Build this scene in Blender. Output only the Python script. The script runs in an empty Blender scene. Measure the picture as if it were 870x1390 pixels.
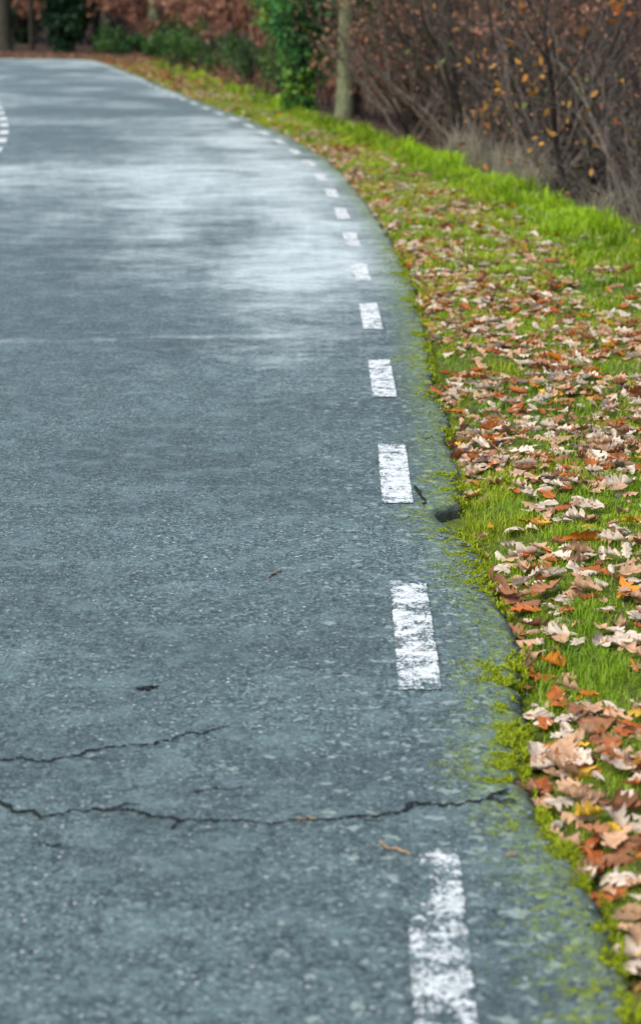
import bpy, math, random
import numpy as np
from mathutils import Vector, Matrix, Euler

rng = np.random.default_rng(11)
random.seed(11)
sc = bpy.context.scene
COL = sc.collection
R = math.radians

# ------------------------------------------------------------------ camera figures
W_PX, H_PX, F_PX = 870.0, 1390.0, 2850.0
YH = 18.0                       # horizon row in the photograph
CAM_H = 1.6
TH = math.atan((H_PX / 2 - YH) / F_PX)
CT, ST = math.cos(TH), math.sin(TH)


def ground(px, py, z=0.0):
    """point at height z on the line of sight of a photograph pixel (used only to survey the place)"""
    u = (px - W_PX / 2) / F_PX
    v = (py - H_PX / 2) / F_PX
    d = np.array([u, CT - v * ST, -ST - v * CT])
    t = (z - CAM_H) / d[2]
    return np.array([d[0] * t, d[1] * t])


def project(x, y, z):
    dep = y * CT - (z - CAM_H) * ST
    v = -(z - CAM_H) * CT - y * ST
    return W_PX / 2 + F_PX * x / dep, H_PX / 2 + F_PX * v / dep, dep


# ------------------------------------------------------------------ noise
def vnoise(x, y, seed=0):
    xi = np.floor(x).astype(np.int64)
    yi = np.floor(y).astype(np.int64)
    fx, fy = x - xi, y - yi
    fx = fx * fx * (3 - 2 * fx)
    fy = fy * fy * (3 - 2 * fy)

    def h(a, b):
        n = (a * 374761393 + b * 668265263 + seed * 974634777) & 0xffffffff
        n = ((n ^ (n >> 13)) * 1274126177) & 0xffffffff
        return ((n ^ (n >> 16)) & 0xffff) / 65535.0
    return (h(xi, yi) * (1 - fx) + h(xi + 1, yi) * fx) * (1 - fy) + (h(xi, yi + 1) * (1 - fx) + h(xi + 1, yi + 1) * fx) * fy


def fbm(x, y, seed=0, o=3):
    s, a, t = 0, 1.0, 0
    for i in range(o):
        s = s + a * vnoise(x * 2 ** i, y * 2 ** i, seed + i * 17)
        t += a
        a *= .5
    return s / t


def sstep(a, b, x):
    t = np.clip((x - a) / (b - a), 0, 1)
    return t * t * (3 - 2 * t)


# ------------------------------------------------------------------ survey of the road: right-hand edge line and asphalt edge
line_px = [(588, 1185), (566, 866), (553, 795), (539, 683), (532, 600), (519, 515), (504, 430), (491, 371), (479, 327), (465, 289),
           (451, 260), (436, 238), (420, 219), (402, 205), (382, 192.5), (362, 181), (344, 173), (324, 163), (308, 158), (291, 150.5),
           (258, 138), (207, 117), (187, 107.5), (162, 97), (126, 84), (91, 79)]
P = [ground(*p) for p in line_px]
P = [P[0] + (P[0] - P[2]) * 6.5] + P
P += [np.array([-13.6, 79.6]), np.array([-18.0, 80.2]), np.array([-26.0, 79.5]), np.array([-40.0, 75.0])]
P = np.array(P)


def catmull(P, n=40):
    out = []
    Q = np.vstack([2 * P[0] - P[1], P, 2 * P[-1] - P[-2]])
    for i in range(1, len(Q) - 2):
        a, b, c, d = Q[i - 1:i + 3]
        la = np.linalg.norm(b - a) ** .5
        lb = np.linalg.norm(c - b) ** .5
        lc = np.linalg.norm(d - c) ** .5
        t0, t1 = 0, la
        t2 = t1 + lb
        t3 = t2 + lc
        for t in np.linspace(t1, t2, n, endpoint=False):
            A1 = (t1 - t) / (t1 - t0) * a + (t - t0) / (t1 - t0) * b
            A2 = (t2 - t) / (t2 - t1) * b + (t - t1) / (t2 - t1) * c
            A3 = (t3 - t) / (t3 - t2) * c + (t - t2) / (t3 - t2) * d
            B1 = (t2 - t) / (t2 - t0) * A1 + (t - t0) / (t2 - t0) * A2
            B2 = (t3 - t) / (t3 - t1) * A2 + (t - t1) / (t3 - t1) * A3
            out.append((t2 - t) / (t2 - t1) * B1 + (t - t1) / (t2 - t1) * B2)
    out.append(P[-1])
    return np.array(out)


C = catmull(P)
seg = np.linalg.norm(np.diff(C, axis=0), axis=1)
cs = np.concatenate([[0], np.cumsum(seg)])
DS = 0.1
S = np.arange(0, cs[-1], DS)
C = np.stack([np.interp(S, cs, C[:, 0]), np.interp(S, cs, C[:, 1])], 1)
# smooth the survey noise (the kernel widens with distance, where a pixel is metres)
C0 = C.copy()
for sig in (6, 18):
    k = np.exp(-.5 * (np.arange(-3 * sig, 3 * sig + 1) / sig) ** 2)
    k /= k.sum()
    pad = 3 * sig
    ext = np.vstack([C[0] + (C[0] - C[1]) * np.arange(pad, 0, -1)[:, None], C, C[-1] + (C[-1] - C[-2]) * np.arange(1, pad + 1)[:, None]])
    Cn = np.stack([np.convolve(ext[:, j], k, 'valid') for j in (0, 1)], 1)
    w = sstep(0, 1, (C[:, 1] - (7 if sig == 18 else -9)) / 8)[:, None]
    C = C * (1 - w) + Cn * w
T = np.gradient(C, axis=0)
T /= np.linalg.norm(T, axis=1)[:, None]
N = np.stack([T[:, 1], -T[:, 0]], 1)          # to the right
S = np.concatenate([[0], np.cumsum(np.linalg.norm(np.diff(C, axis=0), axis=1))])


def at_s(s, off):
    s = np.asarray(s, float)
    cx, cy = np.interp(s, S, C[:, 0]), np.interp(s, S, C[:, 1])
    nx, ny = np.interp(s, S, N[:, 0]), np.interp(s, S, N[:, 1])
    L = np.hypot(nx, ny)
    return cx + nx / L * off, cy + ny / L * off


def to_so(x, y):
    x, y = np.atleast_1d(x).astype(float), np.atleast_1d(y).astype(float)
    s, o = np.empty_like(x), np.empty_like(x)
    for i in range(0, len(x), 4000):
        d = (x[i:i + 4000, None] - C[None, :, 0]) ** 2 + (y[i:i + 4000, None] - C[None, :, 1]) ** 2
        j = d.argmin(1)
        dx, dy = x[i:i + 4000] - C[j, 0], y[i:i + 4000] - C[j, 1]
        s[i:i + 4000] = S[j] + np.clip(dx * T[j, 0] + dy * T[j, 1], -DS, DS)
        sg = np.sign(dx * N[j, 0] + dy * N[j, 1])
        o[i:i + 4000] = sg * np.sqrt(d[np.arange(len(j)), j])
    return s, o


edge_px = [(835, 1294), (814, 1238), (779, 1187), (754, 1137), (713, 1071), (703, 1022), (703, 970), (695, 933), (697, 882), (683, 837), (652, 771),
           (632, 731), (609, 709), (601, 701), (592, 692), (598, 688), (606, 684), (613, 683), (620, 677), (622, 666), (622, 654), (612, 613), (602, 563), (587, 517), (577, 472), (566, 426), (554, 380),
           (532, 330), (503, 283), (470, 243), (436, 210)]
EP = np.array([ground(*p) for p in edge_px])
es, eo = to_so(EP[:, 0], EP[:, 1])
ordr = np.argsort(es)
es, eo = es[ordr], eo[ordr]
es = np.concatenate([[es[0] - 1.0], es, [es[-1] + 3, S[-1]]])
eo = np.concatenate([[eo[0] + .02], eo, [.25, .25]])


def edge_off(s):
    s = np.asarray(s, float)
    e = np.interp(s, es, eo)
    n = (fbm(s * 3.1, s * 0 + 3.3, 5) - .5) * .05 + (fbm(s * 13, s * 0 + 1.3, 9, 4) - .5) * .055
    return e + n


LEFT = -3.80                                   # left asphalt edge, measured from the right-hand line
S0 = float(to_so(*[np.array([v]) for v in ground(588, 1300)])[0][0])
Sfar = float(to_so(np.array([-7.7]), np.array([71.0]))[0][0])


def verge_w(s, y):
    """width of the grass verge from the asphalt edge to its crest"""
    return np.interp(y, [0, 10, 15.7, 18.5, 21.7, 26, 32, 40, 60, 80], [2.6, 2.4, 1.75, 1.5, 1.2, .98, .95, 1.2, 1.6, 1.8])


def zprof(d, y):
    """ground height by distance d right of the asphalt edge"""
    w = verge_w(None, y)
    z = -.055 + .055 * sstep(.03, .26, d) + .06 * sstep(.5 * w, w, d)
    dep = np.interp(y, [0, 20, 34, 60, 80], [1.0, .85, .35, .15, 0])
    z = z - dep * sstep(w, w + 2.6, d)
    hs = np.interp(y, [0, 40, 70], [8, 9, 26])
    z = z + .20 * np.clip(d - w - hs, 0, 45) * sstep(w + hs, w + hs + 5, d)
    return z


def ground_z(x, y):
    sh = np.shape(x)
    x, y = np.ravel(x), np.ravel(y)
    s, o = to_so(x, y)
    e = edge_off(s)
    zr = zprof(o - e, y)
    dl = LEFT - o
    zl = -.05 + .05 * sstep(.02, .5, dl) + .5 * sstep(1.5, 5, dl) + .16 * np.clip(dl - 6, 0, 45)
    z = np.where(o > 0, zr, np.where(dl > 0, zl, -.05))
    lump = (fbm(x * 1.7, y * 1.7, 3) - .5) * .05 * sstep(.15, .6, np.maximum(o - e, dl))
    return (z + lump).reshape(sh)


# ------------------------------------------------------------------ helpers
def link(o):
    COL.objects.link(o)
    return o


def mesh_np(name, verts, faces_list, mat=None, cols=None, parent=None, smooth=True, extra=None):
    """faces_list: arrays (n,k) of vertex indices; cols: (nverts,3) point colours"""
    me = bpy.data.meshes.new(name)
    verts = np.asarray(verts, np.float32)
    me.vertices.add(len(verts))
    me.vertices.foreach_set('co', verts.ravel())
    loops = np.concatenate([np.asarray(f, np.int32).ravel() for f in faces_list if len(f)])
    tot = np.concatenate([np.full(len(f), np.shape(f)[1], np.int32) for f in faces_list if len(f)])
    start = np.concatenate([[0], np.cumsum(tot)[:-1]]).astype(np.int32)
    me.loops.add(len(loops))
    me.loops.foreach_set('vertex_index', loops)
    me.polygons.add(len(tot))
    me.polygons.foreach_set('loop_start', start)
    me.update(calc_edges=True)
    if smooth:
        me.polygons.foreach_set('use_smooth', np.ones(len(tot), bool))
    if cols is not None:
        a = me.color_attributes.new('tint', 'FLOAT_COLOR', 'POINT')
        c4 = np.ones((len(verts), 4), np.float32)
        c4[:, :3] = cols
        a.data.foreach_set('color', c4.ravel())
    for k, v in (extra or {}).items():
        a = me.attributes.new(k, 'FLOAT', 'POINT')
        a.data.foreach_set('value', np.asarray(v, np.float32))
    if mat:
        me.materials.append(mat)
    me.validate()
    o = bpy.data.objects.new(name, me)
    link(o)
    if parent is not None:
        o.parent = parent
    return o


def tag(o, label=None, cat=None, group=None, kind=None):
    for k, v in (('label', label), ('category', cat), ('group', group), ('kind', kind)):
        if v:
            o[k] = v
    return o


def thing(name, label, cat, loc, group=None):
    o = bpy.data.objects.new(name, None)
    link(o)
    o.location = loc
    o.empty_display_size = .1
    return tag(o, label, cat, group)


def dup(root, loc, rz=0, sc_=1.0, label=None):
    r = root.copy()
    link(r)
    r.location = loc
    r.rotation_euler = (0, 0, rz)
    r.scale = (sc_,) * 3 if not hasattr(sc_, '__len__') else sc_
    if label:
        r['label'] = label
    for ch in list(root.children):
        c = ch.copy()
        link(c)
        c.parent = r
        for g in ch.children:
            d = g.copy()
            link(d)
            d.parent = c
    return r


# ------------------------------------------------------------------ materials
def new_mat(name):
    m = bpy.data.materials.new(name)
    m.use_nodes = True
    nt = m.node_tree
    b = nt.nodes['Principled BSDF']
    return m, nt, b


class NB:
    def __init__(self, nt):
        self.nt = nt

    def n(self, t, **kw):
        nd = self.nt.nodes.new(t)
        for k, v in kw.items():
            setattr(nd, k, v)
        return nd

    def l(self, a, b):
        self.nt.links.new(a, b)

    def val(self, x):
        if isinstance(x, (int, float)):
            v = self.n('ShaderNodeValue')
            v.outputs[0].default_value = x
            return v.outputs[0]
        return x

    def math(self, op, a, b=None, c=None, clamp=False):
        m = self.n('ShaderNodeMath', operation=op, use_clamp=clamp)
        for i, x in enumerate((a, b, c)):
            if x is None:
                continue
            if isinstance(x, (int, float)):
                m.inputs[i].default_value = x
            else:
                self.l(x, m.inputs[i])
        return m.outputs[0]

    def mix(self, f, a, b, blend='MIX'):
        m = self.n('ShaderNodeMix', data_type='RGBA', blend_type=blend)
        for i, x in ((0, f), (6, a), (7, b)):
            if isinstance(x, (int, float)):
                m.inputs[i].default_value = x
            elif isinstance(x, tuple):
                m.inputs[i].default_value = (*x, 1)
            else:
                self.l(x, m.inputs[i])
        return m.outputs[2]

    def ramp(self, x, lo, hi, a=0.0, b=1.0):
        m = self.n('ShaderNodeMapRange', interpolation_type='SMOOTHSTEP')
        self.l(x, m.inputs[0])
        for i, v in ((1, lo), (2, hi), (3, a), (4, b)):
            m.inputs[i].default_value = v
        return m.outputs[0]

    def noise(self, vec, scale, detail=3, rough=.55, dist=0.0):
        t = self.n('ShaderNodeTexNoise')
        t.inputs['Scale'].default_value = scale
        t.inputs['Detail'].default_value = detail
        t.inputs['Roughness'].default_value = rough
        t.inputs['Distortion'].default_value = dist
        self.l(vec, t.inputs['Vector'])
        return t.outputs[0]

    def voro(self, vec, scale, feature='F1', rand=1.0):
        t = self.n('ShaderNodeTexVoronoi', feature=feature)
        t.inputs['Scale'].default_value = scale
        t.inputs['Randomness'].default_value = rand
        self.l(vec, t.inputs['Vector'])
        return t

    def attr(self, name):
        a = self.n('ShaderNodeAttribute', attribute_name=name)
        return a


def asphalt_colour(nb, vec, with_edge=True):
    """aged asphalt: dark binder, small grey and pale stones, worn flecks; returns (colour, height)"""
    def rgb(v):
        sp = nb.n('ShaderNodeSeparateColor')
        nb.l(v.outputs['Color'], sp.inputs[0])
        return sp.outputs
    # shift the lookup a little so that no stone is a clean cell
    wv = nb.n('ShaderNodeTexNoise')
    wv.inputs['Scale'].default_value = 60
    wv.inputs['Detail'].default_value = 3
    nb.l(vec, wv.inputs['Vector'])
    ws = nb.n('ShaderNodeVectorMath', operation='SCALE')
    nb.l(wv.outputs['Color'], ws.inputs[0])
    ws.inputs['Scale'].default_value = .014
    wa = nb.n('ShaderNodeVectorMath', operation='ADD')
    nb.l(vec, wa.inputs[0])
    nb.l(ws.outputs[0], wa.inputs[1])
    wvec = wa.outputs[0]
    v0, v1, v2 = nb.voro(wvec, 34), nb.voro(wvec, 78), nb.voro(wvec, 165)
    c0, c1, c2 = rgb(v0), rgb(v1), rgb(v2)
    fine = nb.noise(vec, 260, 4, .75)
    clot = nb.noise(vec, 36, 6, .8)
    base = nb.mix(nb.ramp(fine, .32, .68), (.021, .043, .045), (.076, .130, .133))
    base = nb.mix(nb.ramp(clot, .45, .62, 0, .85), base, (.140, .212, .215))
    base = nb.mix(nb.ramp(clot, .36, .49, .85, 0), base, (.013, .022, .025))
    base = nb.mix(nb.ramp(c2[0], .60, .95, 0, .8), base, (.165, .24, .245))
    base = nb.mix(nb.ramp(c2[1], .62, .95, 0, .85), base, (.020, .025, .028))
    stone = nb.math('MULTIPLY', nb.ramp(c1[0], .66, .86), nb.ramp(v1.outputs['Distance'], .25, .48, 1, 0))
    base = nb.mix(nb.math('MULTIPLY', stone, .85), base, (.25, .32, .32))
    tan = nb.math('MULTIPLY', nb.ramp(c1[2], .955, .975), nb.ramp(v1.outputs['Distance'], .2, .36, 1, 0))
    base = nb.mix(nb.math('MULTIPLY', tan, .8), base, (.34, .26, .18))
    pale = nb.math('MULTIPLY', nb.ramp(c1[1], .945, .965), nb.ramp(v1.outputs['Distance'], .16, .40, 1, 0))
    base = nb.mix(nb.math('MULTIPLY', pale, .9), base, (.62, .64, .61))
    big = nb.math('MULTIPLY', nb.ramp(c0[0], .74, .90), nb.ramp(v0.outputs['Distance'], .08, .44, 1, 0))
    base = nb.mix(nb.math('MULTIPLY', big, nb.ramp(fine, .3, .6, .2, .75)), base, (.30, .385, .385))
    hole = nb.math('MULTIPLY', nb.ramp(c1[2], .0, .13, 1, 0), nb.ramp(v1.outputs['Distance'], .15, .50, 1, 0))
    base = nb.mix(nb.math('MULTIPLY', hole, .9), base, (.012, .015, .017))
    # broad unevenness: old repairs and wheel polish
    broad = nb.noise(vec, .9, 6, .7)
    base = nb.mix(nb.ramp(broad, .36, .66, 0, .50), base, (.026, .038, .041))
    mid = nb.noise(vec, 7, 5, .7)
    base = nb.mix(nb.ramp(mid, .46, .68, 0, .45), base, (.16, .235, .24))
    h = nb.math('ADD', nb.math('MULTIPLY', nb.math('SUBTRACT', 1.0, v1.outputs['Distance']), .5), nb.math('MULTIPLY', fine, .7))
    h = nb.math('SUBTRACT', h, nb.math('MULTIPLY', hole, .9))
    h = nb.math('ADD', h, nb.math('MULTIPLY', stone, .25))
    h = nb.math('ADD', h, nb.math('MULTIPLY', clot, .8))
    return base, h


def mat_road():
    m, nt, b = new_mat('asphalt')
    nb = NB(nt)
    co = nb.n('ShaderNodeTexCoord').outputs['Object']
    col, h = asphalt_colour(nb, co)
    ed = nb.attr('edge_d').outputs['Fac']
    wear_sheen = nb.attr('wear_sheen').outputs['Fac']
    # pale lichen discs, denser towards the edge
    ln = nb.math('ADD', nb.noise(co, 24, 2, .5), nb.math('MULTIPLY', nb.math('SUBTRACT', nb.noise(co, 85, 3, .7), .5), .22))
    th_l = nb.ramp(ed, .02, 1.2, .59, .725)
    disc = nb.ramp(nb.math('SUBTRACT', ln, th_l), 0, .05, 0, 1)
    col = nb.mix(nb.math('MULTIPLY', disc, .62), col, (.31, .39, .36))
    # dry, dusty bleached patches and painted sky sheen further up the road, with streaks across the lane
    col = nb.mix(nb.ramp(nb.math('ADD', nb.math('MULTIPLY', wear_sheen, 1.15), nb.math('ADD', nb.math('MULTIPLY', nb.math('SUBTRACT', nb.noise(co, 3.2, 4, .7), .5), 1.5), nb.math('MULTIPLY', nb.math('SUBTRACT', nb.noise(co, 13, 8, .86), .5), 1.8))), .15, 1.7, 0, .95), col, (.60, .69, .69))
    # moss creeping in from the edge
    mn = nb.noise(co, 30, 6, .78)
    mn2 = nb.noise(co, 120, 2, .6)
    mm = nb.math('ADD', mn, nb.math('MULTIPLY', nb.math('SUBTRACT', mn2, .5), .35))
    th = nb.ramp(ed, .0, .33, .455, .71)
    moss = nb.ramp(nb.math('SUBTRACT', mm, th), -.02, .07, 0, 1)
    mcol = nb.mix(nb.ramp(nb.noise(co, 70, 4, .7), .3, .7), (.05, .085, .014), (.25, .33, .014))
    col = nb.mix(nb.math('MULTIPLY', moss, .8), col, mcol)
    grime = nb.ramp(nb.math('ADD', ed, nb.math('MULTIPLY', nb.noise(co, 18, 5, .75), -.10)), -.085, -.004, .9, 0)
    col = nb.mix(grime, col, (.018, .021, .017))
    nb.l(col, b.inputs['Base Color'])
    rg = nb.math('SUBTRACT', .62, nb.math('MULTIPLY', wear_sheen, .14))
    nb.l(rg, b.inputs['Roughness'])
    b.inputs['Specular IOR Level'].default_value = .55
    bp = nb.n('ShaderNodeBump')
    bp.inputs['Strength'].default_value = .55
    bp.inputs['Distance'].default_value = .006
    nb.l(h, bp.inputs['Height'])
    nb.l(bp.outputs[0], b.inputs['Normal'])
    return m


def mat_paint():
    m, nt, b = new_mat('worn_white_paint')
    nb = NB(nt)
    co = nb.n('ShaderNodeTexCoord').outputs['Object']
    asp, h = asphalt_colour(nb, co)
    v1 = nb.voro(co, 105)
    sp = nb.n('ShaderNodeSeparateColor')
    nb.l(v1.outputs['Color'], sp.inputs[0])
    n1 = nb.noise(co, 22, 6, .8)
    n2 = nb.noise(co, 160, 3, .7)
    w = nb.math('ADD', nb.math('MULTIPLY', n1, .55), nb.math('MULTIPLY', n2, .32))
    w = nb.math('ADD', w, nb.math('MULTIPLY', nb.noise(co, 9, 4, .65), .45))
    w = nb.math('ADD', w, nb.math('MULTIPLY', v1.outputs['Distance'], .16))
    wv = nb.attr('worn').outputs['Fac']
    cover = nb.ramp(nb.math('ADD', w, wv), .73, .79, 1, 0)
    paint = nb.mix(nb.ramp(nb.noise(co, 30, 5, .7), .3, .65), (.40, .44, .44), (.73, .77, .765))
    nb.l(nb.mix(cover, asp, paint), b.inputs['Base Color'])
    b.inputs['Roughness'].default_value = .6
    bp = nb.n('ShaderNodeBump')
    bp.inputs['Strength'].default_value = .5
    bp.inputs['Distance'].default_value = .004
    nb.l(nb.math('ADD', h, nb.math('MULTIPLY', cover, .4)), bp.inputs['Height'])
    nb.l(bp.outputs[0], b.inputs['Normal'])
    return m


def mat_ground():
    m, nt, b = new_mat('soil_and_leaf_litter')
    nb = NB(nt)
    co = nb.n('ShaderNodeTexCoord').outputs['Object']
    lit = nb.attr('litter').outputs['Fac']
    n = nb.noise(co, 30, 5, .7)
    soil = nb.mix(nb.ramp(n, .3, .7), (.045, .06, .014), (.13, .17, .02))
    v = nb.voro(co, 16)
    sp = nb.n('ShaderNodeSeparateColor')
    nb.l(v.outputs['Color'], sp.inputs[0])
    leaf = nb.mix(sp.outputs[0], (.035, .022, .016), (.115, .064, .042))
    leaf = nb.mix(nb.ramp(n, .35, .6, .0, .7), leaf, (.035, .026, .02))
    nb.l(nb.mix(lit, soil, leaf), b.inputs['Base Color'])
    b.inputs['Roughness'].default_value = .95
    b.inputs['Specular IOR Level'].default_value = .2
    bp = nb.n('ShaderNodeBump')
    bp.inputs['Strength'].default_value = .6
    bp.inputs['Distance'].default_value = .03
    nb.l(n, bp.inputs['Height'])
    nb.l(bp.outputs[0], b.inputs['Normal'])
    return m


def mat_leafy(name, transl=.3, rough=.6, vein=0.0, rand=.0, spec=.3):
    """colour comes from the mesh's own tint, with a little variation from object to object"""
    m, nt, b = new_mat(name)
    nb = NB(nt)
    col = nb.attr('tint').outputs['Color']
    if vein:
        co = nb.n('ShaderNodeTexCoord').outputs['Object']
        f = nb.noise(co, 60, 4, .7)
        col = nb.mix(nb.ramp(f, .35, .7, 0, vein), col, (.06, .035, .02))
    if rand:
        oi = nb.n('ShaderNodeObjectInfo').outputs['Random']
        hs = nb.n('ShaderNodeHueSaturation')
        nb.l(nb.math('ADD', 1 - rand, nb.math('MULTIPLY', oi, 2 * rand)), hs.inputs['Value'])
        nb.l(col, hs.inputs['Color'])
        col = hs.outputs[0]
    nb.l(col, b.inputs['Base Color'])
    b.inputs['Roughness'].default_value = rough
    b.inputs['Specular IOR Level'].default_value = spec
    if transl:
        tr = nb.n('ShaderNodeBsdfTranslucent')
        nb.l(col, tr.inputs[0])
        mx = nb.n('ShaderNodeMixShader')
        mx.inputs[0].default_value = transl
        out = nt.nodes['Material Output']
        nb.l(b.outputs[0], mx.inputs[1])
        nb.l(tr.outputs[0], mx.inputs[2])
        nb.l(mx.outputs[0], out.inputs[0])
    return m


def mat_bark(name, a, c, scale=1.0, moss=0.0):
    m, nt, b = new_mat(name)
    nb = NB(nt)
    co = nb.n('ShaderNodeTexCoord').outputs['Object']
    mp = nb.n('ShaderNodeMapping')
    mp.inputs['Scale'].default_value = (14 * scale, 14 * scale, 3 * scale)
    nb.l(co, mp.inputs[0])
    n = nb.noise(mp.outputs[0], 2.2, 5, .7, .4)
    col = nb.mix(nb.ramp(n, .32, .68), a, c)
    if moss:
        col = nb.mix(nb.ramp(nb.noise(co, 3.5, 4, .6), .42, .65, 0, moss), col, (.07, .085, .03))
    nb.l(col, b.inputs['Base Color'])
    b.inputs['Roughness'].default_value = .9
    b.inputs['Specular IOR Level'].default_value = .2
    bp = nb.n('ShaderNodeBump')
    bp.inputs['Strength'].default_value = .8
    bp.inputs['Distance'].default_value = .02
    nb.l(n, bp.inputs['Height'])
    nb.l(bp.outputs[0], b.inputs['Normal'])
    return m


def mat_plain(name, col, rough=.9):
    m, nt, b = new_mat(name)
    nb = NB(nt)
    co = nb.n('ShaderNodeTexCoord').outputs['Object']
    n = nb.noise(co, 90, 4, .7)
    nb.l(nb.mix(nb.ramp(n, .3, .7), tuple(c * .6 for c in col), tuple(c * 1.4 for c in col)), b.inputs['Base Color'])
    b.inputs['Roughness'].default_value = rough
    b.inputs['Specular IOR Level'].default_value = .15
    return m


M_ROAD, M_PAINT, M_GROUND = mat_road(), mat_paint(), mat_ground()
M_GRASS = mat_leafy('grass_blades', .35, .5)
M_MOSS = mat_leafy('moss_shoots', .25, .9)
M_FALLEN = mat_leafy('dry_oak_leaf', .12, .62, vein=.45, rand=.16)
M_FOLIAGE = mat_leafy('foliage', .25, .5)
M_DRYLEAF = mat_leafy('withered_leaves', .3, .7)
M_TWIG = mat_bark('grey_twigs', (.055, .046, .038), (.19, .162, .135))
M_DARKTWIG = mat_bark('dark_twigs', (.018, .014, .013), (.07, .052, .047))
M_MIDTWIG = mat_bark('brown_twigs', (.036, .028, .021), (.12, .092, .07))
M_BARK = mat_bark('grey_green_bark', (.085, .10, .055), (.26, .28, .165), 1.0, .5)
M_DARKBARK = mat_bark('dark_bark', (.02, .018, .016), (.065, .058, .05), 1.0, .3)
M_STRAW = mat_leafy('dry_grass', .3, .7)
M_CRACK = mat_plain('crack_dirt', (.016, .021, .022))  # dark dirt filling the cracks
M_WOODBIT = mat_plain('broken_twig_wood', (.24, .185, .125))

# ------------------------------------------------------------------ ground: one sheet to beyond the wooded rise
def axis(parts):
    out = []
    for a, b_, st in parts:
        out.append(np.arange(a, b_ - 1e-6, st))
    return np.concatenate(out + [[parts[-1][1]]])


gx = axis([(-300, -60, 30), (-60, -20, 2.5), (-20, -5, .75), (-5, -.5, .25), (-.5, 4.5, .08), (4.5, 9, .3), (9, 30, 1), (30, 60, 3), (60, 300, 30)])
gy = axis([(-60, -6, 6), (-6, 2, .4), (2, 16, .1), (16, 40, .25), (40, 95, .8), (95, 160, 5), (160, 420, 26)])
X, Y = np.meshgrid(gx, gy)
Z = ground_z(X, Y)
s_, o_ = to_so(X.ravel(), Y.ravel())
dv = np.maximum(o_ - edge_off(s_) - verge_w(None, Y.ravel()), LEFT - o_ - 1.5)
litter = np.clip(sstep(-.15, .8, dv) + (Y.ravel() > 45) * .6, 0, 1)
nx_, ny_ = len(gx), len(gy)
i = np.arange(nx_ - 1)[None, :] + nx_ * np.arange(ny_ - 1)[:, None]
quads = np.stack([i, i + 1, i + nx_ + 1, i + nx_], -1).reshape(-1, 4)
g = mesh_np('ground', np.stack([X.ravel(), Y.ravel(), Z.ravel()], 1), [quads], M_GROUND, extra={'litter': litter})
tag(g, 'dark soil and leaf litter under the grass verge and the wood', 'ground', kind='structure')

# ------------------------------------------------------------------ road
st = [0.0]
while st[-1] < S[-1] - 1:
    x_, y_ = at_s(st[-1], 0)
    st.append(st[-1] + float(np.interp(y_, [-5, 2, 12, 20, 40, 80], [.2, .025, .025, .06, .25, .5])))
st = np.array(st)
e = edge_off(st)
d_cols = np.array([-.014, -.006, 0.004, .02, .04, .07, .11, .16, .2, .25, .3, .36, .45, .6, .8, 1.0, 1.25, 1.6, 2.1, 2.6, 3.1, 3.5])
rows = []
zr = []
ed = []
for k, d in enumerate(d_cols):
    off = e - d
    # columns relax from the ragged edge to a smooth grid
    f = sstep(.25, 1.2, d)
    off = off * (1 - f) + (.25 - d) * f
    if 0 < k < 6:
        off = off + (rng.random(len(st)) - .5) * .012 * (st < 40)
    x_, y_ = at_s(st, off)
    rim = {0: -.055, 1: -.014, 2: -.004}.get(k, 0)
    z = rim + (fbm(x_ * 1.2, y_ * 1.2, 21, 2) - .5) * .008 * sstep(0, .1, d)
    if k < 6:
        z = z - (.014 * (1 - sstep(-.01, .10, d))) * sstep(.46, .62, fbm(st * 2.3, st * 0 + .7, 31)) + ((fbm(x_ * 40, y_ * 40, 33) - .5) * .012 + (rng.random(len(st)) - .5) * .006) * (1 - d / .16)
    rows.append(np.stack([x_, y_, z], 1))
    ed.append(np.full(len(st), {0: -.07, 1: -.035, 2: -.01}.get(k, d)))
x_, y_ = at_s(st, LEFT + .0 * st)
rows.append(np.stack([x_, y_, 0 * x_], 1)); ed.append(np.full(len(st), .05))
x_, y_ = at_s(st, LEFT - .02)
rows.append(np.stack([x_, y_, 0 * x_ - .055], 1)); ed.append(np.full(len(st), 0))
V = np.stack(rows, 1)
nr, nc = V.shape[:2]
i = np.arange(nc - 1)[None, :] + nc * np.arange(nr - 1)[:, None]
quads = np.stack([i, i + nc, i + nc + 1, i + 1], -1).reshape(-1, 4)
vx, vy = V[..., 0].ravel(), V[..., 1].ravel()


def wear_sheen_at(x, y):
    """where the surface is dry and bleached, and where sky sheen is painted pale"""
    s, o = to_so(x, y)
    band = sstep(7, 16.5, y) * (1 + .35 * sstep(34, 50, y))  # far lightening stands for sky reflection, put into the colour
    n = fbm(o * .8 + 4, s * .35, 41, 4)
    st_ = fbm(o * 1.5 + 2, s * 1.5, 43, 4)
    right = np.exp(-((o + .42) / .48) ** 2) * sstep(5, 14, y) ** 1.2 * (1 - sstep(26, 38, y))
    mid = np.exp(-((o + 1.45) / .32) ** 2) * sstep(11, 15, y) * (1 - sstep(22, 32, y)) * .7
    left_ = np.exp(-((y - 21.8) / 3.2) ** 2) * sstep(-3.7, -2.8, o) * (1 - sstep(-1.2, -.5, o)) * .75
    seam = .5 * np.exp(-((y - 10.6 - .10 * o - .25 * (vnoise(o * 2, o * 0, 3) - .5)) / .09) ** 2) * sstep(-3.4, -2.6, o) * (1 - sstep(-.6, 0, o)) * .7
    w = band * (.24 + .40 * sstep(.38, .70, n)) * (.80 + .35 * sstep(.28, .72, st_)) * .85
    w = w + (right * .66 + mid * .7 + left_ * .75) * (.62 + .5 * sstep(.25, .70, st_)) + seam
    return np.clip(w, 0, 1)


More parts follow.
